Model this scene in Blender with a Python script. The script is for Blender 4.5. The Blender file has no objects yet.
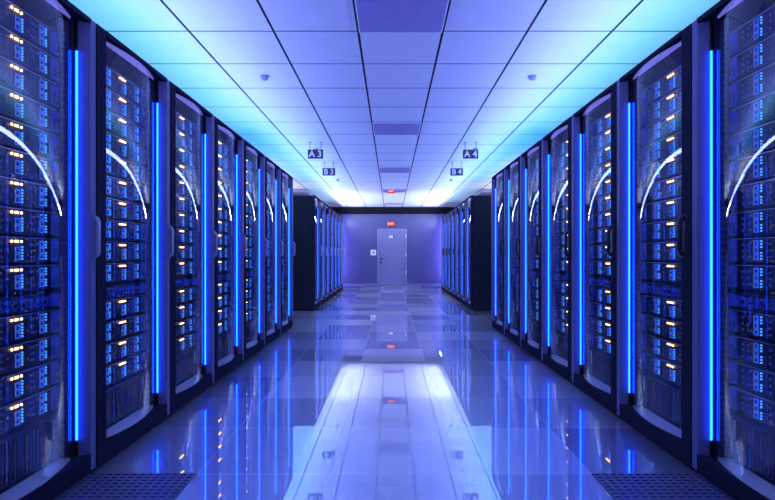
import bpy, bmesh, math, random
from mathutils import Vector
random.seed(7)
C = bpy.context.scene.collection
PI = math.pi

# ------------------------------------------------------------------ materials
def nmat(name):
    m = bpy.data.materials.new(name); m.use_nodes = True
    nt = m.node_tree; nt.nodes.clear()
    return m, nt, nt.nodes.new('ShaderNodeOutputMaterial')

def metal(name, col, rough=.4, metallic=.0, spec=.4):
    m, nt, out = nmat(name)
    p = nt.nodes.new('ShaderNodeBsdfPrincipled')
    p.inputs['Roughness'].default_value = rough
    p.inputs['Metallic'].default_value = metallic
    p.inputs['Specular IOR Level'].default_value = spec
    tc = nt.nodes.new('ShaderNodeTexCoord')
    nz = nt.nodes.new('ShaderNodeTexNoise'); nz.inputs['Scale'].default_value = 9
    mx = nt.nodes.new('ShaderNodeMix'); mx.data_type = 'RGBA'
    mx.inputs[6].default_value = (*[c*.88 for c in col], 1)
    mx.inputs[7].default_value = (*[min(1, c*1.12) for c in col], 1)
    nt.links.new(tc.outputs['Object'], nz.inputs['Vector'])
    nt.links.new(nz.outputs['Fac'], mx.inputs[0])
    nt.links.new(mx.outputs[2], p.inputs['Base Color'])
    nt.links.new(p.outputs[0], out.inputs[0])
    return m

def glow(name, col, k, sample=False):
    m, nt, out = nmat(name)
    e = nt.nodes.new('ShaderNodeEmission')
    e.inputs[0].default_value = (*col, 1); e.inputs[1].default_value = k
    nt.links.new(e.outputs[0], out.inputs[0])
    m.cycles.emission_sampling = 'FRONT_BACK' if sample else 'NONE'
    return m

def math_node(nt, op, a, b=None, c=None):
    n = nt.nodes.new('ShaderNodeMath'); n.operation = op
    for i, v in enumerate((a, b, c)):
        if v is None: continue
        if isinstance(v, (int, float)): n.inputs[i].default_value = v
        else: nt.links.new(v, n.inputs[i])
    return n.outputs[0]

def grid_mask(nt, coord, off, pitch, width):
    f = math_node(nt, 'FRACT', math_node(nt, 'MULTIPLY_ADD', coord, 1/pitch, -off/pitch + 100))
    d = math_node(nt, 'ABSOLUTE', math_node(nt, 'SUBTRACT', f, .5))
    return math_node(nt, 'GREATER_THAN', d, .5 - width/2/pitch)

def ceiling_mat():
    m, nt, out = nmat('ceiling_tiles')
    g = nt.nodes.new('ShaderNodeNewGeometry'); s = nt.nodes.new('ShaderNodeSeparateXYZ')
    nt.links.new(g.outputs['Position'], s.inputs[0])
    a = grid_mask(nt, s.outputs[0], -.236, .6, .018)
    b = grid_mask(nt, s.outputs[1], 3.517, .6, .013)
    k = math_node(nt, 'MAXIMUM', a, b)
    nz = nt.nodes.new('ShaderNodeTexNoise'); nz.inputs['Scale'].default_value = 7; nz.inputs['Detail'].default_value = 5
    nt.links.new(g.outputs['Position'], nz.inputs['Vector'])
    c0 = nt.nodes.new('ShaderNodeMix'); c0.data_type = 'RGBA'
    c0.inputs[6].default_value = (.74, .75, .79, 1); c0.inputs[7].default_value = (.84, .85, .88, 1)
    nt.links.new(nz.outputs['Fac'], c0.inputs[0])
    c1 = nt.nodes.new('ShaderNodeMix'); c1.data_type = 'RGBA'
    nt.links.new(k, c1.inputs[0]); nt.links.new(c0.outputs[2], c1.inputs[6])
    c1.inputs[7].default_value = (.01, .012, .02, 1)
    p = nt.nodes.new('ShaderNodeBsdfPrincipled'); p.inputs['Roughness'].default_value = .8
    p.inputs['Specular IOR Level'].default_value = .2
    nt.links.new(c1.outputs[2], p.inputs['Base Color'])
    nt.links.new(p.outputs[0], out.inputs[0])
    return m

def floor_mat():
    m, nt, out = nmat('polished_floor')
    g = nt.nodes.new('ShaderNodeNewGeometry'); s = nt.nodes.new('ShaderNodeSeparateXYZ')
    nt.links.new(g.outputs['Position'], s.inputs[0])
    a = grid_mask(nt, s.outputs[0], -.285, .6, .0045)
    b = grid_mask(nt, s.outputs[1], 2.265, .6, .006)
    k = math_node(nt, 'MAXIMUM', a, b)
    fx = math_node(nt, 'FLOOR', math_node(nt, 'MULTIPLY_ADD', s.outputs[0], 1/.6, .285/.6))
    fy = math_node(nt, 'FLOOR', math_node(nt, 'MULTIPLY_ADD', s.outputs[1], 1/.6, -2.265/.6))
    cv = nt.nodes.new('ShaderNodeCombineXYZ')
    nt.links.new(fx, cv.inputs[0]); nt.links.new(fy, cv.inputs[1])
    wn = nt.nodes.new('ShaderNodeTexWhiteNoise'); wn.noise_dimensions = '2D'
    nt.links.new(cv.outputs[0], wn.inputs['Vector'])
    c0 = nt.nodes.new('ShaderNodeMix'); c0.data_type = 'RGBA'
    c0.inputs[6].default_value = (.62, .62, .84, 1); c0.inputs[7].default_value = (.88, .88, .98, 1)
    nt.links.new(wn.outputs['Value'], c0.inputs[0])
    c1 = nt.nodes.new('ShaderNodeMix'); c1.data_type = 'RGBA'
    nt.links.new(math_node(nt, 'MULTIPLY', k, .75), c1.inputs[0]); nt.links.new(c0.outputs[2], c1.inputs[6])
    c1.inputs[7].default_value = (.95, .95, 1, 1)
    d = nt.nodes.new('ShaderNodeBsdfDiffuse'); nt.links.new(c1.outputs[2], d.inputs[0])
    gl = nt.nodes.new('ShaderNodeBsdfGlossy'); gl.inputs['Color'].default_value = (.74, .75, .90, 1)
    gl.inputs['Roughness'].default_value = 0
    lw = nt.nodes.new('ShaderNodeLayerWeight'); lw.inputs[0].default_value = .5
    f4 = math_node(nt, 'POWER', lw.outputs['Facing'], 4)
    fac = math_node(nt, 'MULTIPLY_ADD', f4, .42, math_node(nt, 'MULTIPLY_ADD', wn.outputs['Value'], -.20, .54))
    fac = math_node(nt, 'MULTIPLY', fac, math_node(nt, 'MULTIPLY_ADD', k, -.3, 1))
    mx = nt.nodes.new('ShaderNodeMixShader'); nt.links.new(fac, mx.inputs[0])
    g2 = nt.nodes.new('ShaderNodeBsdfGlossy'); nt.links.new(c1.outputs[2], g2.inputs['Color'])
    g2.inputs['Roughness'].default_value = .38
    m2 = nt.nodes.new('ShaderNodeMixShader'); m2.inputs[0].default_value = .72
    nt.links.new(d.outputs[0], m2.inputs[1]); nt.links.new(g2.outputs[0], m2.inputs[2])
    nt.links.new(m2.outputs[0], mx.inputs[1]); nt.links.new(gl.outputs[0], mx.inputs[2])
    nt.links.new(mx.outputs[0], out.inputs[0])
    return m

def glass_mat():
    m, nt, out = nmat('curved_glass')
    t = nt.nodes.new('ShaderNodeBsdfTransparent'); t.inputs[0].default_value = (.93, .95, 1, 1)
    gl = nt.nodes.new('ShaderNodeBsdfGlossy'); gl.inputs['Color'].default_value = (.9, .92, 1, 1)
    gl.inputs['Roughness'].default_value = .012
    lw = nt.nodes.new('ShaderNodeLayerWeight'); lw.inputs[0].default_value = .5
    fr = math_node(nt, 'MULTIPLY_ADD', math_node(nt, 'POWER', lw.outputs['Facing'], 4.5), .28, .07)
    mx = nt.nodes.new('ShaderNodeMixShader'); nt.links.new(fr, mx.inputs[0])
    nt.links.new(t.outputs[0], mx.inputs[1]); nt.links.new(gl.outputs[0], mx.inputs[2])
    nt.links.new(mx.outputs[0], out.inputs[0])
    return m

M = dict(
    frame=metal('navy_painted_steel', (.030, .030, .055), .55, 0, 0),
    post=metal('blue_grey_door_post', (.18, .18, .34), .45, 0, .1),
    shell=metal('black_steel', (.022, .022, .034), .5, .2),
    inner=metal('inner_steel', (.06, .06, .12), .5),
    plate=metal('brushed_plate', (.92, .92, .96), .3, 0),
    glass=glass_mat(),
    led=glow('led_strip', (.003, .052, 1), 19, True),
    ledrear=glow('rear_led_strip', (.008, .13, 1), 9, True),
    halo=glow('strip_halo', (.001, .02, 1), .5, False),
    topglow=glow('glowing_top_plate', (.22, .20, .85), .85, True),
    face=metal('server_face', (.038, .038, .07), .3, .2),
    faceblue=metal('server_ear_blue', (.08, .14, .75), .35),
    edge=metal('server_top_edge', (.55, .58, .72), .3, .6),
    loop=metal('dark_loop', (.05, .06, .14), .4, .3),
    bay=metal('drive_bay_blue', (.10, .18, .6), .4),
    bayglow=glow('drive_bay_light', (.07, .20, 1), 1.4),
    dot=glow('status_light', (.05, .30, 1), 2.0),
    dimdot=glow('dim_status_light', (.03, .08, .5), .8),
    amber=glow('amber_light', (1, .50, .17), 8),
    tiny=glow('tiny_yellow_light', (1, .45, .10), .35),
    handle=metal('dark_handle', (.03, .03, .05), .35, .3),
    grip=metal('handle_grip', (.5, .5, .65), .3, .2),
    label=metal('white_label', (.85, .85, .88), .5),
    ink=metal('black_ink', (.02, .02, .03), .5),
    cable=metal('blue_cable', (.05, .10, .45), .45),
    fin=metal('vent_fin', (.035, .035, .08), .4, .3),
    sign=metal('sign_board', (.10, .055, .09), .5, 0, .1),
    white=metal('white_lettering', (.9, .9, .95), .5),
    rod=metal('grey_rod', (.12, .12, .22), .4, .5),
    ceiling=ceiling_mat(),
    floor=floor_mat(),
    wall=metal('wall_paint', (.10, .10, .30), .3, 0, .4),
    side=metal('side_wall_paint', (.45, .45, .55), .7),
    beam=metal('dark_beam', (.008, .008, .016), .7, 0, .1),
    soffit=metal('soffit_paint', (.35, .32, .5), .7),
    door=metal('door_paint', (.20, .20, .46), .35),
    doorframe=metal('door_frame_paint', (.27, .27, .58), .4),
    chrome=metal('chrome', (.5, .5, .62), .25, .8),
    red=glow('red_sign_light', (1, .07, .03), .9),
    redtext=glow('pale_sign_letters', (1, .62, .52), 1.3),
    redcase=metal('red_case', (.35, .02, .03), .4),
    vent=metal('grille_panel', (.42, .35, .62), .55),
    ventdark=metal('grille_slots', (.38, .31, .58), .6),
    detector=metal('detector_plastic', (.32, .32, .52), .5),
    perf=metal('perforated_floor_panel', (.14, .14, .26), .38, .2),
    hole=metal('dark_hole', (.006, .006, .012), .8),
)

# ------------------------------------------------------------------ mesh builder
class MB:
    def __init__(s): s.v = []; s.f = []; s.m = []
    def quad(s, pts, m=0):
        n = len(s.v); s.v += [tuple(p) for p in pts]; s.f.append(tuple(range(n, n+len(pts)))); s.m.append(m)
    def box(s, x0, x1, y0, y1, z0, z1, m=0):
        n = len(s.v)
        s.v += [(x0,y0,z0),(x1,y0,z0),(x1,y1,z0),(x0,y1,z0),(x0,y0,z1),(x1,y0,z1),(x1,y1,z1),(x0,y1,z1)]
        for f in ((0,3,2,1),(4,5,6,7),(0,1,5,4),(1,2,6,5),(2,3,7,6),(3,0,4,7)):
            s.f.append(tuple(n+i for i in f)); s.m.append(m)
    def prism(s, prof, z0, z1, m=0):
        n = len(s.v); k = len(prof)
        s.v += [(x, y, z0) for x, y in prof] + [(x, y, z1) for x, y in prof]
        s.f.append(tuple(n+i for i in range(k))[::-1]); s.m.append(m)
        s.f.append(tuple(n+k+i for i in range(k))); s.m.append(m)
        for i in range(k):
            j = (i+1) % k
            s.f.append((n+i, n+j, n+k+j, n+k+i)); s.m.append(m)
    def tube(s, pts, r, n=8, m=0, closed=False):
        pts = [Vector(p) for p in pts]; b = len(s.v); K = len(pts)
        up0 = None
        for i, p in enumerate(pts):
            if closed: t = (pts[(i+1) % K] - pts[i-1]).normalized()
            else: t = (pts[min(i+1, K-1)] - pts[max(i-1, 0)]).normalized()
            a = up0 if up0 is not None else (Vector((0,0,1)) if abs(t.z) < .9 else Vector((1,0,0)))
            x = t.cross(a).normalized(); y = x.cross(t).normalized(); up0 = y
            for j in range(n):
                q = p + x*r*math.cos(2*PI*j/n) + y*r*math.sin(2*PI*j/n); s.v.append(tuple(q))
        for i in range(K if closed else K-1):
            i2 = (i+1) % K
            for j in range(n):
                j2 = (j+1) % n
                s.f.append((b+i*n+j, b+i*n+j2, b+i2*n+j2, b+i2*n+j)); s.m.append(m)
        if not closed:
            s.f.append(tuple(b+j for j in range(n))[::-1]); s.m.append(m)
            s.f.append(tuple(b+(K-1)*n+j for j in range(n))); s.m.append(m)
    def lathe(s, prof, c, n=20, m=0):       # prof: (r, z), axis z through c
        b = len(s.v); K = len(prof)
        for r, z in prof:
            for j in range(n):
                s.v.append((c[0]+r*math.cos(2*PI*j/n), c[1]+r*math.sin(2*PI*j/n), c[2]+z))
        for i in range(K-1):
            for j in range(n):
                j2 = (j+1) % n
                s.f.append((b+i*n+j, b+i*n+j2, b+(i+1)*n+j2, b+(i+1)*n+j)); s.m.append(m)
        s.f.append(tuple(b+j for j in range(n))[::-1]); s.m.append(m)
        s.f.append(tuple(b+(K-1)*n+j for j in range(n))); s.m.append(m)
    def mesh(s, name, mats, flip=1, smooth=False):
        me = bpy.data.meshes.new(name)
        me.from_pydata([(x*flip, y, z) for x, y, z in s.v], [], s.f)
        for mt in (mats if isinstance(mats, (list, tuple)) else [mats]): me.materials.append(M[mt])
        me.polygons.foreach_set('material_index', s.m)
        bm = bmesh.new(); bm.from_mesh(me)
        bmesh.ops.recalc_face_normals(bm, faces=bm.faces)
        bm.to_mesh(me); bm.free()
        if smooth: me.polygons.foreach_set('use_smooth', [True]*len(me.polygons))
        me.update()
        return me

def put(name, me, parent=None, loc=(0,0,0)):
    o = bpy.data.objects.new(name, me); C.objects.link(o); o.location = loc
    if parent: o.parent = parent
    return o
def tag(o, label, cat, group=None, kind=None):
    o['label'] = label; o['category'] = cat
    if group: o['group'] = group
    if kind: o['kind'] = kind
    return o
def thing(name, label, cat, loc=(0,0,0), rotz=0, group=None):
    o = bpy.data.objects.new(name, None); C.objects.link(o)
    o.location = loc; o.rotation_euler = (0,0,rotz); o.empty_display_size = .1
    return tag(o, label, cat, group)
def copy_thing(root, loc, rotz, label, group):
    r = root.copy(); C.objects.link(r); r.location = loc; r.rotation_euler = (0,0,rotz)
    r['label'] = label; r['group'] = group
    for ch in list(root.children):
        c = ch.copy(); C.objects.link(c); c.parent = r
        for g in list(ch.children):
            d = g.copy(); C.objects.link(d); d.parent = c
    return r
def struct(name, b, mats, parent=None):
    o = put(name, b.mesh(name, mats), parent)
    if not parent: o['kind'] = 'structure'
    return o
def one(fn):
    b = MB(); fn(b); return b

# ------------------------------------------------------------------ room
CZ = 2.587; CAM = 1.0; Y_END = 16.5; XW = 3.6; Y0R = -2.6
b = MB(); b.box(-XW, XW, Y0R, Y_END, -.1, 0); struct('floor', b, 'floor')
b = MB(); b.box(-XW, XW, Y0R, Y_END, CZ, CZ+.1); struct('ceiling', b, 'ceiling')
b = MB(); b.box(-XW-.1, -XW, Y0R, Y_END, 0, CZ); struct('wall_left', b, 'side')
b = MB(); b.box(XW, XW+.1, Y0R, Y_END, 0, CZ); struct('wall_right', b, 'side')
b = MB(); b.box(-XW, XW, Y_END, Y_END+.15, 0, CZ); struct('wall_back', b, 'wall')
b = MB(); b.box(-XW, XW, Y0R-.1, Y0R, 0, CZ); struct('wall_front', b, 'side')
b = MB(); b.box(-XW, XW, Y_END-.12, Y_END, 2.36, CZ); struct('trim_1', b, 'beam')
b = MB(); b.box(-XW, -2.036, 11.95, Y_END-.12, 2.515, CZ-.004); struct('trim_2', b, 'soffit')
b = MB(); b.box(2.164, XW, 11.95, Y_END-.12, 2.515, CZ-.004); struct('trim_3', b, 'soffit')
b = MB(); b.box(-XW, -.48, Y_END-.012, Y_END, 0, .05); struct('baseboard_left', b, 'door')
b = MB(); b.box(.52, XW, Y_END-.012, Y_END, 0, .05); struct('baseboard_right', b, 'door')

# door in the far wall
YW = Y_END
d = bpy.data.objects.new('door_1', None); C.objects.link(d); d.location = (.02, YW, 0); d['kind'] = 'structure'
put('door_panel', one(lambda b: b.box(-.455, .455, -.02, 0, .005, 1.835)).mesh('door_panel', 'door'), d)
def fr(b):
    b.box(-.49, -.457, -.03, 0, 0, 1.868); b.box(.457, .49, -.03, 0, 0, 1.868); b.box(-.457, .457, -.03, 0, 1.837, 1.868)
put('door_frame', one(fr).mesh('door_frame', 'doorframe'), d)
h = put('door_handle', one(lambda b: (b.tube([(-.37,-.02,.87),(-.37,-.07,.87),(-.25,-.07,.87)], .013, 8), b.box(-.395,-.345,-.028,-.02,.83,.91))).mesh('door_handle', 'handle'), d)
h = put('lock', one(lambda b: b.box(-.40,-.34,-.03,-.02,.72,.78)).mesh('lock', 'handle'), d)
for z in (1.62, 1.0, .42):
    put('hinge', one(lambda b: b.box(.444, .464, -.045, -.02, z-.05, z+.07)).mesh('hinge', 'label'), d)
pl = put('door_plate', one(lambda b: b.box(-.10, .03, -.026, -.02, 1.57, 1.64)).mesh('door_plate', 'label'), d)
pl['label'] = 'small white plate'
put('peephole', one(lambda b: b.box(.03, .065, -.026, -.02, 1.565, 1.645)).mesh('peephole', 'ink'), d)

# keypad
k = thing('access_keypad', 'small white access keypad on the far wall beside the door', 'keypad', (-.605, YW-.0005, 1.08))
put('body', one(lambda b: b.box(-.09,.09,-.04,.002,-.09,.09)).mesh('keypad_body','label'), k)
put('screen', one(lambda b: b.box(-.04,.04,-.046,-.04,-.035,.045)).mesh('keypad_screen','vent'), k)

# ------------------------------------------------------------------ lettering
def text_mesh(body, size, mat, depth=.002):
    cu = bpy.data.curves.new('lettering', 'FONT'); cu.body = body; cu.size = size; cu.extrude = depth
    cu.align_x = 'CENTER'; cu.align_y = 'CENTER'; cu.offset = size*.018
    o = bpy.data.objects.new('lettering_source', cu); C.objects.link(o)
    dg = bpy.context.evaluated_depsgraph_get()
    me = bpy.data.meshes.new_from_object(o.evaluated_get(dg)); bpy.data.objects.remove(o)
    me.materials.clear(); me.materials.append(M[mat])
    for v in me.vertices: v.co = Vector((v.co.x, -v.co.z, v.co.y))
    me.flip_normals() if False else None
    me.update()
    return me

def exit_sign(label, loc, w, hgt, rods):
    t = thing('exit_sign', label, 'exit sign', loc, 0, None)
    put('housing', one(lambda b: b.box(-w/2, w/2, 0, .05, -hgt/2, hgt/2)).mesh('sign_housing', 'redcase'), t)
    put('lit_face', one(lambda b: b.box(-w*.46, w*.46, -.006, 0, -hgt*.42, hgt*.42)).mesh('lit_face', 'red'), t)
    put('lettering', text_mesh('EXIT', hgt*.78, 'redtext'), t, (0, -.010, 0))
    if rods:
        for sx in (-1, 1):
            put('rod', one(lambda b: b.tube([(sx*w*.35,.025,hgt/2),(sx*w*.35,.025,rods)], .006)).mesh('rod','rod'), t)
exit_sign('red lit exit sign on the wall above the door', (-.02, YW-.05, 2.03), .27, .14, 0)
exit_sign('small red lit exit sign fixed under a ceiling grille before the far end', (-.01, 12.05, 2.5465), .19, .078, 0)

def aisle_sign(text, x, y, side):
    row = {'A': 'front', 'B': 'rear'}[text[0]]
    t = thing('aisle_sign', 'dark hanging sign reading %s, %s of the two on the %s' % (text, 'nearer' if text[0]=='A' else 'farther', 'right' if side else 'left'), 'sign', (x, y, 2.356), 0, 'hanging aisle signs')
    put('board', one(lambda b: b.box(-.107,.107,0,.02,0,.125)).mesh('board','sign'), t)
    put('lettering', text_mesh(text, .125, 'white', .0015), t, (0,-.003,.060))
    for sx in (-.078, .078):
        put('rod', one(lambda b: (b.tube([(sx,.01,.125),(sx,.01,CZ-2.356)], .0045), b.box(sx-.02,sx+.02,-.002,.022,CZ-2.356-.008,CZ-2.356-.001))).mesh('rod','rod'), t)
aisle_sign('A 3', -1.07, 6.97, 0); aisle_sign('A 4', 1.112, 6.97, 1)
aisle_sign('B 3', -1.07, 8.46, 0); aisle_sign('B 4', 1.112, 8.46, 1)

# ceiling grilles and detectors
near_w_ = ['nearest','second nearest','third nearest','farthest']
ordn = ['first', 'second', 'third', 'fourth', 'fifth', 'sixth', 'seventh', 'eighth', 'ninth', 'tenth', 'eleventh', 'twelfth', 'thirteenth', 'fourteenth']
def vent_mesh():
    b = MB()
    b.box(-.285,.285,.012,.588,-.012,0,0)
    for i in range(16):
        y = .035 + i*.0345
        b.box(-.27,.27,y,y+.014,-.0135,-.012,1)
    return b.mesh('grille_panel', ['vent','ventdark'])
def vframe():
    b = MB()
    b.box(-.293,-.285,.004,.596,-.014,0); b.box(.285,.293,.004,.596,-.014,0)
    b.box(-.285,.285,.004,.012,-.014,0); b.box(-.285,.285,.588,.596,-.014,0)
    return b.mesh('grille_frame', 'white')
vm, vf = vent_mesh(), vframe()
for i in range(5):
    t = thing('ceiling_grille', 'purple grey ceiling air grille, %s one counted toward the door' % ordn[i], 'ceiling grille', (.064, 2.917+3*i, CZ-.001), 0, 'air grilles along the middle ceiling strip')
    put('panel', vm, t); put('frame', vf, t)
dm = one(lambda b: b.lathe([(.034,0),(.036,-.008),(.030,-.012),(.032,-.022),(.018,-.036),(.004,-.040)],(0,0,0))).mesh('smoke_detector','detector',1,True)
for sgn, x, nm in ((-1,-1.128,'A 3'),(1,1.25,'A 4')):
    for i in range(4):
        o = put('smoke_detector', dm, None, (x, 4.4+3*i, CZ-.0005))
        tag(o, 'small round ceiling smoke detector, %s in the line on the %s' % (near_w_[i], 'left' if sgn < 0 else 'right'), 'smoke detector', 'ceiling smoke detectors')

# perforated floor panels
def perf():
    b = MB(); b.box(-.298,.298,.004,.596,.0005,.002,1)
    nx, ny = 16, 20
    gx, gy = .596/nx, .592/ny
    for i in range(nx):
        x0 = -.298+i*gx
        for j in range(ny):
            y0 = .004+j*gy
            # slot in the middle of every cell
            sx, ex, sy, ey = x0+gx*.2, x0+gx*.8, y0+gy*.34, y0+gy*.66
            for r in ((x0,x0+gx,y0,sy),(x0,x0+gx,ey,y0+gy),(x0,sx,sy,ey),(ex,x0+gx,sy,ey)):
                b.box(*r,.002,.006,0)
    return b.mesh('perforated_floor_panel', ['perf','hole'])
pm = perf()
tag(put('perforated_floor_panel', pm, None, (-1.185,1.665,0)), 'slotted dark floor vent panel at the foot of the left cabinets', 'floor vent', 'slotted floor vent panels')
tag(put('perforated_floor_panel', pm, None, (1.21,1.665,0)), 'slotted dark floor vent panel at the foot of the right cabinets', 'floor vent', 'slotted floor vent panels')

# ------------------------------------------------------------------ server cabinets
P = .7645
def arcv(u):
    q = 1 - ((u-.382)/.301)**2
    return .052 - .052*q
def cab_meshes(side):
    fl = -1 if side == 'L' else 1
    R = {}
    def mk(n, fn, mats, smooth=False):
        b = MB(); fn(b); R[n] = b.mesh(n, mats, fl, smooth)
    def shell(b):
        b.box(.062,1.10,.003,.022,.03,2.05); b.box(.062,1.10,P-.022,P-.003,.03,2.05)
        b.box(1.08,1.10,.022,P-.022,.03,2.05); b.box(.03,1.10,.003,P-.003,2.05,2.068)
        b.box(.062,1.08,.022,P-.022,.03,.06)
        b.box(.105,.12,.022,.10,.06,2.05); b.box(.105,.12,.662,P-.022,.06,2.05)     # mounting rails
    mk('cabinet_shell', shell, 'shell')
    mk('plinth', lambda b: b.box(.012,1.09,.006,P-.006,0,.03), 'hole')
    def frame(b):
        b.prism([(0,.004),(0,.078),(.018,.086),(.06,.086),(.06,.004)], .022, 2.072)
        b.box(-.002,.06,.078,.72,.022,.098)
        b.box(-.002,.03,.078,.72,2.050,2.072); b.box(.03,.06,.078,.72,2.069,2.0725)
    mk('door_frame', frame, 'frame')
    mk('door_post', lambda b: b.prism([(.048,.694),(.006,.714),(0,.719),(0,.758),(.07,.758),(.07,.694)], .022, 2.070), 'post')
    def glass(b):
        N = 40; us = [.086+(.655-.086)*i/N for i in range(N+1)]
        o = [(arcv(u)+.002, u) for u in us]; i_ = [(arcv(u)+.006, u) for u in us][::-1]
        b.prism(o+i_, .1, 2.046)
    mk('glass_door', glass, 'glass', True)
    R['glass_door'].set_sharp_from_angle(angle=math.radians(40))
    def trim(b):  # added opaque strip, keeps the LED's mirror image out of the glass
        us = [.655+.027*i/4 for i in range(5)]
        b.prism([(arcv(u)+.001, u) for u in us]+[(arcv(u)+.007, u) for u in us][::-1], .1, 2.046)
    mk('reflection_blocker', trim, 'frame')
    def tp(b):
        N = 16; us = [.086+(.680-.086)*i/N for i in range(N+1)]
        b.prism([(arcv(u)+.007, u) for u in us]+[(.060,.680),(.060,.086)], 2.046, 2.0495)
    mk('glowing_top_plate', tp, 'topglow')  # emission added to brighten the plate, no known lamp in it
    def bp(b):
        N = 16; us = [.086+(.680-.086)*i/N for i in range(N+1)]
        b.prism([(arcv(u)+.007, u) for u in us]+[(.10,.680),(.10,.086)], .0985, .103)
    mk('bottom_plate', bp, 'plate')
    mk('light_strip', lambda b: b.box(.0385,.0460,.6840,.6900,.173,1.912), 'led')
    mk('halo_bar', lambda b: b.box(.0461,.0560,.6835,.6905,.173,1.912), 'halo')  # dim glowing bar standing in for the halo around the strip
    def chan(b):
        b.box(.0562,.070,.678,.6935,.10,2.045,0)
        b.box(.0385,.0560,.682,.692,1.9125,2.045,1); b.box(.0385,.0560,.682,.692,.1,.1725,1)
    mk('light_channel', chan, ['post','hole'])
    def inner(b):
        b.box(.066,.100,.668,.676,.104,2.04,0)
        for i in range(60):
            z = .15+i*.031
            b.box(.080,.084,.6665,.668,z,z+.008,1)
            b.box(.090,.094,.6665,.668,z,z+.008,1)
    mk('inner_panel', inner, ['inner','bay'])
    mk('inner_panel_near', lambda b: b.box(.062,.100,.088,.094,.104,2.04), 'inner')
    if side == 'L':
        u0, u1 = .706, .752
        hz = lambda b: b.prism([(.02,u0),(-.004,u0+.006),(-.008,u0+.014),(-.008,u1-.004),(-.002,u1),(.02,u1)], .975, 1.19)
        gr = lambda b: b.tube([(-.006,.736,.992),(-.020,.736,1.0),(-.026,.736,1.015),(-.026,.736,1.15),(-.020,.736,1.165),(-.006,.736,1.173)], .0095, 8)
        mk('handle', hz, 'post'); mk('grip', gr, 'grip', True)
    else:
        u0, u1 = .022, .066
        hz = lambda b: b.prism([(.0,u0),(-.006,u0+.006),(-.008,u0+.014),(-.008,u1-.008),(-.002,u1),(.0,u1)], .985, 1.19)
        gr = lambda b: b.tube([(-.006,.044,.998),(-.020,.044,1.005),(-.028,.044,1.02),(-.028,.044,1.155),(-.020,.044,1.17),(-.006,.044,1.177)], .011, 8)
        mk('handle', hz, 'handle'); mk('grip', gr, 'handle', True)
    return R
CM = {'L': cab_meshes('L'), 'R': cab_meshes('R')}
REAR = {}
for s_ in 'LR':
    REAR[s_] = CM[s_]['light_strip'].copy(); REAR[s_].materials[0] = M['ledrear']
def cabinet(side, x, y, label, group, rear=False):
    t = thing('server_cabinet', label, 'server cabinet', (x, y, 0), 0, group)
    R = CM[side]
    for n in ('cabinet_shell','plinth','door_frame','door_post','glass_door','reflection_blocker','glowing_top_plate','bottom_plate','light_strip','halo_bar','light_channel','inner_panel'):
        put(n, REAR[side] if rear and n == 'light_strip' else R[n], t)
    put('inner_panel', R['inner_panel_near'], t)
    h = put('handle', R['handle'], t); put('grip', R['grip'], h)
    return t

# ------------------------------------------------------------------ servers (face looks along +x, width along y)
SH = .100
def face_parts():
    parts = []
    def add(name, fn, mats, smooth=False, label=None):
        b = MB(); fn(b); parts.append((name, b, mats, smooth, label))
    add('chassis', lambda b: (b.box(-.62,0,-.279,.279,0,SH,0)), ['face'])
    add('top_edge', lambda b: b.box(-.004,.006,-.262,.262,SH-.0025,SH+.0005), ['edge'])
    for s0, s1 in ((.003,.052),(.508,.557)):
        c = (s0+s1)/2-.28
        def ear(b, c=c):
            b.box(0,.004,c-.0245,c+.0245,.004,SH-.006)
        def lp(b, c=c):
            pts = []
            hw, hh, r = .013, .021, .008
            for cx, cz, a0 in ((hw-r,hh-r,0),(-hw+r,hh-r,90),(-hw+r,-hh+r,180),(hw-r,-hh+r,270)):
                for k in range(4):
                    a = math.radians(a0+k*30)
                    pts.append((.010, c+cx+r*math.cos(a), .036+cz+r*math.sin(a)))
            b.tube(pts, .0028, 6, 0, True)
            for yy in (-hw, hw): b.box(.003,.010,c+yy-.002,c+yy+.002,.033,.039)
        add('ear', ear, ['faceblue']); add('handle_loop', lp, ['loop'], True)
    for col, (s, n) in enumerate(((.165,3),(.315,2),(.45,3))):
        y = s-.28
        for i in range(n):
            z = .010+i*.0275
            def bay(b, y=y, z=z):
                b.box(0,.004,y-.0125,y+.0125,z,z+.0245,0)
                w = .0016
                for r in ((y-.0125,y+.0125,z,z+w),(y-.0125,y+.0125,z+.0245-w,z+.0245),(y-.0125,y-.0125+w,z,z+.0245),(y+.0125-w,y+.0125,z,z+.0245)):
                    b.box(.004,.0046,r[0],r[1],r[2],r[3],1)
                b.box(.004,.0052,y-.007,y+.007,z+.006,z+.018,2)
            add('drive_bay', bay, ['bay','bayglow','bayface'])
        def dots(b, y=y, n=n, col=col):
            K = 5 if n == 2 else 7
            for i in range(K):
                if n == 3 and i == 3: continue
                z = .012+i*.0118
                b.box(0,.005,y+.024,y+.0292,z,z+.0062)
        add('status_light_column', dots, ['dot'])
    for s in (.085,.118,.238,.392,.405):
        def dim(b, s=s):
            for i in range(3):
                z = .018+i*.026
                b.box(0,.003,s-.282,s-.278,z,z+.007)
        add('indicator_column', dim, ['dimdot'])
    for s, z in ((.135,.02),(.268,.05),(.425,.074),(.372,.03),(.135,.080)):
        def tiny(b, s=s, z=z):
            b.box(0,.003,s-.2818,s-.2782,z,z+.0036)
        add('yellow_light', tiny, ['tiny'])
    for s in (.10,.222,.255,.38,.415):
        def slots(b, s=s):
            b.box(0,.002,s-.2835,s-.2765,.012,SH-.014)
        add('ridge_strip', slots, ['loop'])
    def amb(b):
        for s in (.284,.303,.314,.334):
            b.lathe([(.0028,-.0045),(.0042,0),(.0028,.0045)], (.005, s-.28, .084), 8)
    add('amber_light_row', amb, ['amber'], True)
    return parts
M['bayface'] = glow('drive_bay_face', (.012, .06, .7), .5)
FP = face_parts()
meshes_cache = {}
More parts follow.
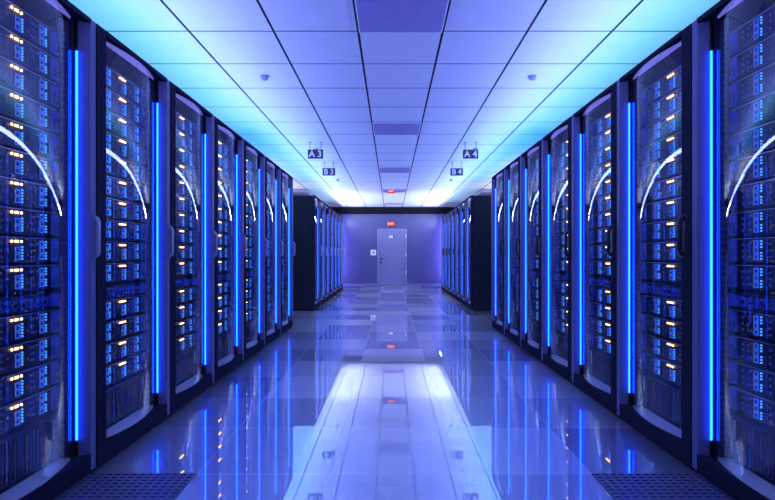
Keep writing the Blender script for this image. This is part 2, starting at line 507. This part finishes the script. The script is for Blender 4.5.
def make_server(label, group):
    t = thing('rack_server', label, 'server', (0,0,0), 0, group)
    for name, b, mats, sm, lab in FP:
        o = put(name, b.mesh(name, mats, 1, sm), t)
    return t
def joined(parts, name):
    B = MB(); mats = []
    for nm, b, ms, sm, lab in parts:
        idx = []
        for m in ms:
            if m not in mats: mats.append(m)
            idx.append(mats.index(m))
        n = len(B.v); B.v += b.v
        B.f += [tuple(n+i for i in f) for f in b.f]; B.m += [idx[k] for k in b.m]
    return B, mats
JB, JM = joined(FP, 'rack_server')
server_joined = JB.mesh('rack_server', JM)

# patch panel with looping cables
PPH = .066
pp_parts = []
def ppa(name, fn, mats, sm=False):
    b = MB(); fn(b); pp_parts.append((name, b, mats, sm, None))
ppa('panel', lambda b: b.box(-.30,0,-.279,.279,0,PPH,0), ['face'])
ppa('side_block', lambda b: b.box(0,.012,.215,.275,.006,PPH-.008), ['faceblue'])
ppa('side_block', lambda b: b.box(0,.012,-.275,-.215,.006,PPH-.008), ['faceblue'])
def socks(b):
    for i in range(10):
        y = -.19+i*.042
        b.box(0,.006,y-.014,y+.014,.012,.050,0)
        b.box(.006,.0075,y-.008,y+.008,.020,.036,1)
ppa('socket_strip', socks, ['faceblue','hole'])
rr = random.Random(3)
for i in range(7):
    y = -.17+i*.055
    def cab(b, y=y):
        r = .018+rr.random()*.008; z0 = .032; pts = []
        for k in range(15):
            a = math.radians(-60+k*20)
            pts.append((.022+.008*math.sin(a*2), y+r*math.cos(a), z0+r*math.sin(a)))
        pts = [(.004, y+r*.4, .022)]+pts+[(.004, y-.01, .03)]
        b.tube(pts, .0030, 6)
    ppa('cable', cab, ['cable'], True)
pp_b, pp_m = joined(pp_parts, 'patch_panel'); pp_joined = pp_b.mesh('patch_panel', pp_m)

# power unit with upright fins at the foot of every cabinet
PUH = .185
def pu(ys):
    ps = []
    def a(name, fn, mats, sm=False):
        b = MB(); fn(b); ps.append((name, b, mats, sm, None))
    a('housing', lambda b: b.box(-.62,0,-.279,.279,0,PUH), ['loop'])
    def fins(b):
        for i in range(26):
            y = -.262+i*.0208
            if abs(y-ys) < .018: continue
            b.box(0,.014,y-.0035,y+.0035,.008,PUH-.012)
    a('fin_row', fins, ['fin'])
    for s in (-.2204,-.1164,-.0332,.0708,.1540,.2372):
        def tl(b, s=s):
            for z in (.03,.075,.12,.155): b.box(.0140,.0155,s-.002,s+.002,z,z+.004)
        a('yellow_light_column', tl, ['tiny'])
    def lb(b):
        b.box(.015,.017,ys-.0055,ys+.0055,.09,.17,0)
        for i in range(9): b.box(.017,.0174,ys-.001,ys+.0055,.095+i*.008,.098+i*.008,1)
    a('white_label', lb, ['label','ink'])
    return ps
PU = {'L': pu(.225), 'R': pu(-.225)}
PUJ = {}
for s_ in 'LR':
    bb, mm_ = joined(PU[s_], 'power_unit'); PUJ[s_] = bb.mesh('power_unit', mm_)

def detailed(parts, name, label, cat, group):
    t = thing(name, label, cat, (0,0,0), 0, group)
    for nm, b, mats, sm, lab in parts: put(nm, b.mesh(nm, mats, 1, sm), t)
    return t
first = {}
def place(kind, key, parts, jm, near, loc, rz, label, cat, group):
    if near:
        if key not in first:
            t = first[key] = detailed(parts, kind, label, cat, group)
            t.location = loc; t.rotation_euler = (0,0,rz)
        else: copy_thing(first[key], loc, rz, label, group)
    else:
        o = put(kind, jm, None, loc); o.rotation_euler = (0,0,rz); tag(o, label, cat, group)

tops = [1.972-.1128*i for i in range(10)] + [.763-.1128*j for j in range(4)]
YA = 2.293-P
near_w = ['nearest']+[w_+' nearest' for w_ in ordn[1:]]
def fill(side, x, y, k, row, near):
    sg = -1 if side == 'L' else 1
    fx = x + sg*.105; cy = y+.38; rz = 0 if side == 'L' else PI
    where = 'in the %s cabinet, %s' % (near_w[k], row)
    for i, zt in enumerate(tops):
        lab = 'blue-lit server, %s from top, %s' % (ordn[i], where)
        place('rack_server', 'server', FP, server_joined, near, (fx, cy, zt-SH), rz, lab, 'server', 'rack servers of the %s' % row)
    place('patch_panel', 'pp', pp_parts, pp_joined, near, (fx, cy, .772), rz, 'blue patch panel with looped cables ' + where, 'patch panel', 'patch panels of the %s' % row)
    place('power_unit', 'pu'+side, PU[side], PUJ[side], near, (fx, cy, .118), rz, 'finned black power unit at the foot ' + where, 'power unit', 'power units of the %s' % row)

XL, XR = 1.364, 1.386
for k in range(7):
    y = YA + k*P
    for side, x, row in (('L', -XL, 'left front row'), ('R', XR, 'right front row')):
        cabinet(side, x, y, 'navy server cabinet with curved glass door, %s in the %s' % (near_w[k], row), 'server cabinets of the %s' % row)
        fill(side, x, y, k, row, k < 3)
# rear rows
XLB, XRB = 1.385, 1.432; YB = 8.90
rest = []
for k in range(7):
    y = YB + k*P
    for side, x, row in (('L', -XLB, 'left rear row'), ('R', XRB, 'right rear row')):
        cabinet(side, x, y, 'dark server cabinet with blue glass door, %s in the %s' % (near_w[k], row), 'server cabinets of the %s' % row, True)
        rest.append((side, x, y))
B = MB(); mats = list(JM)
low = [p for p in FP if p[0] in ('chassis','top_edge','ear','drive_bay','status_light_column','amber_light_row')]
LB, LM = joined(low, 'x')
for side, x, y in rest:
    sg = -1 if side == 'L' else 1
    for zt in tops:
        n = len(B.v)
        B.v += [(x+sg*.105+(-sg)*vx, y+.38+(-sg)*vy, zt-SH+vz) for vx, vy, vz in LB.v]
        B.f += [tuple(n+i for i in f) for f in LB.f]; B.m += LB.m
o = put('rear_row_servers', B.mesh('rear_row_servers', LM))
tag(o, 'blue lit servers seen dimly through the glass doors of the two rear rows', 'servers', None, 'stuff')

# ------------------------------------------------------------------ lamps
def area(name, loc, rot, sx, sy, col, e):
    l = bpy.data.lights.new(name, 'AREA'); l.shape = 'RECTANGLE'; l.size = sx; l.size_y = sy
    l.color = col; l.energy = e
    o = bpy.data.objects.new(name, l); C.objects.link(o); o.location = loc; o.rotation_euler = rot
    return o
def up(name, x, y0, y1, z, w, col, e, tilt=0):
    return area(name, (x, (y0+y1)/2, z), (PI, tilt, 0), w, y1-y0, col, e)
for sg in (-1, 1):  # unseen uplights; the violet and white ones are added to brighten the ceiling
    up('unseen_uplight', sg*1.80, .5, 6.2, 2.17, .35, (.19, .66, 1.0), 22)
    up('unseen_uplight', sg*1.75, 6.2, 10.5, 2.14, .35, (.015, .30, 1.0), 26)
    up('unseen_uplight', sg*1.75, 10.8, 14.6, 2.14, .25, (.35, .62, 1.0), 9)
    up('unseen_uplight', sg*1.52, -.5, 5.5, 2.12, .10, (.25, .30, 1.0), 47, sg*math.radians(-52))
    up('unseen_uplight', sg*1.52, 5.5, 9.5, 2.12, .10, (.22, .31, 1.0), 32, sg*math.radians(-57))
    up('unseen_uplight', sg*1.52, 9.5, 13.6, 2.12, .10, (.31, .40, 1.0), 38, sg*math.radians(-59))
    up('unseen_uplight', sg*1.55, 12.6, 15.9, 2.12, .10, (.72, .82, 1.0), 58, sg*math.radians(-76))
    up('unseen_uplight', sg*2.6, 8.0, 11.8, 2.13, .3, (.85, .8, 1.0), 26)
    # wall washers standing behind the rear rows
    area('wall_washer', (sg*1.74, 16.2, 1.2), (PI/2, 0, sg*math.radians(35)), .10, 2.0, (.36, .33, 1.0), 13)

# ------------------------------------------------------------------ world, camera, view
w = bpy.data.worlds.new('world'); bpy.context.scene.world = w; w.use_nodes = True
w.node_tree.nodes['Background'].inputs[0].default_value = (.1, .12, .5, 1)
w.node_tree.nodes['Background'].inputs[1].default_value = .2
cam = bpy.data.cameras.new('camera'); co = bpy.data.objects.new('camera', cam); C.objects.link(co)
co.location = (0, 0, CAM); co.rotation_euler = (PI/2, 0, 0)
cam.sensor_width = 36; cam.lens = 36*496/775
cam.shift_x = -4/775; cam.shift_y = 5/775
cam.clip_start = .05; cam.clip_end = 100
sc = bpy.context.scene; sc.camera = co
sc.view_settings.view_transform = 'Standard'; sc.view_settings.look = 'None'
sc.view_settings.gamma = 1; sc.view_settings.use_curve_mapping = False
sc.view_settings.exposure = 0
cy = sc.cycles
cy.use_denoising = True; cy.use_adaptive_sampling = False; cy.max_bounces = 10; cy.diffuse_bounces = 5; cy.glossy_bounces = 5
cy.transparent_max_bounces = 24; cy.sample_clamp_indirect = 6
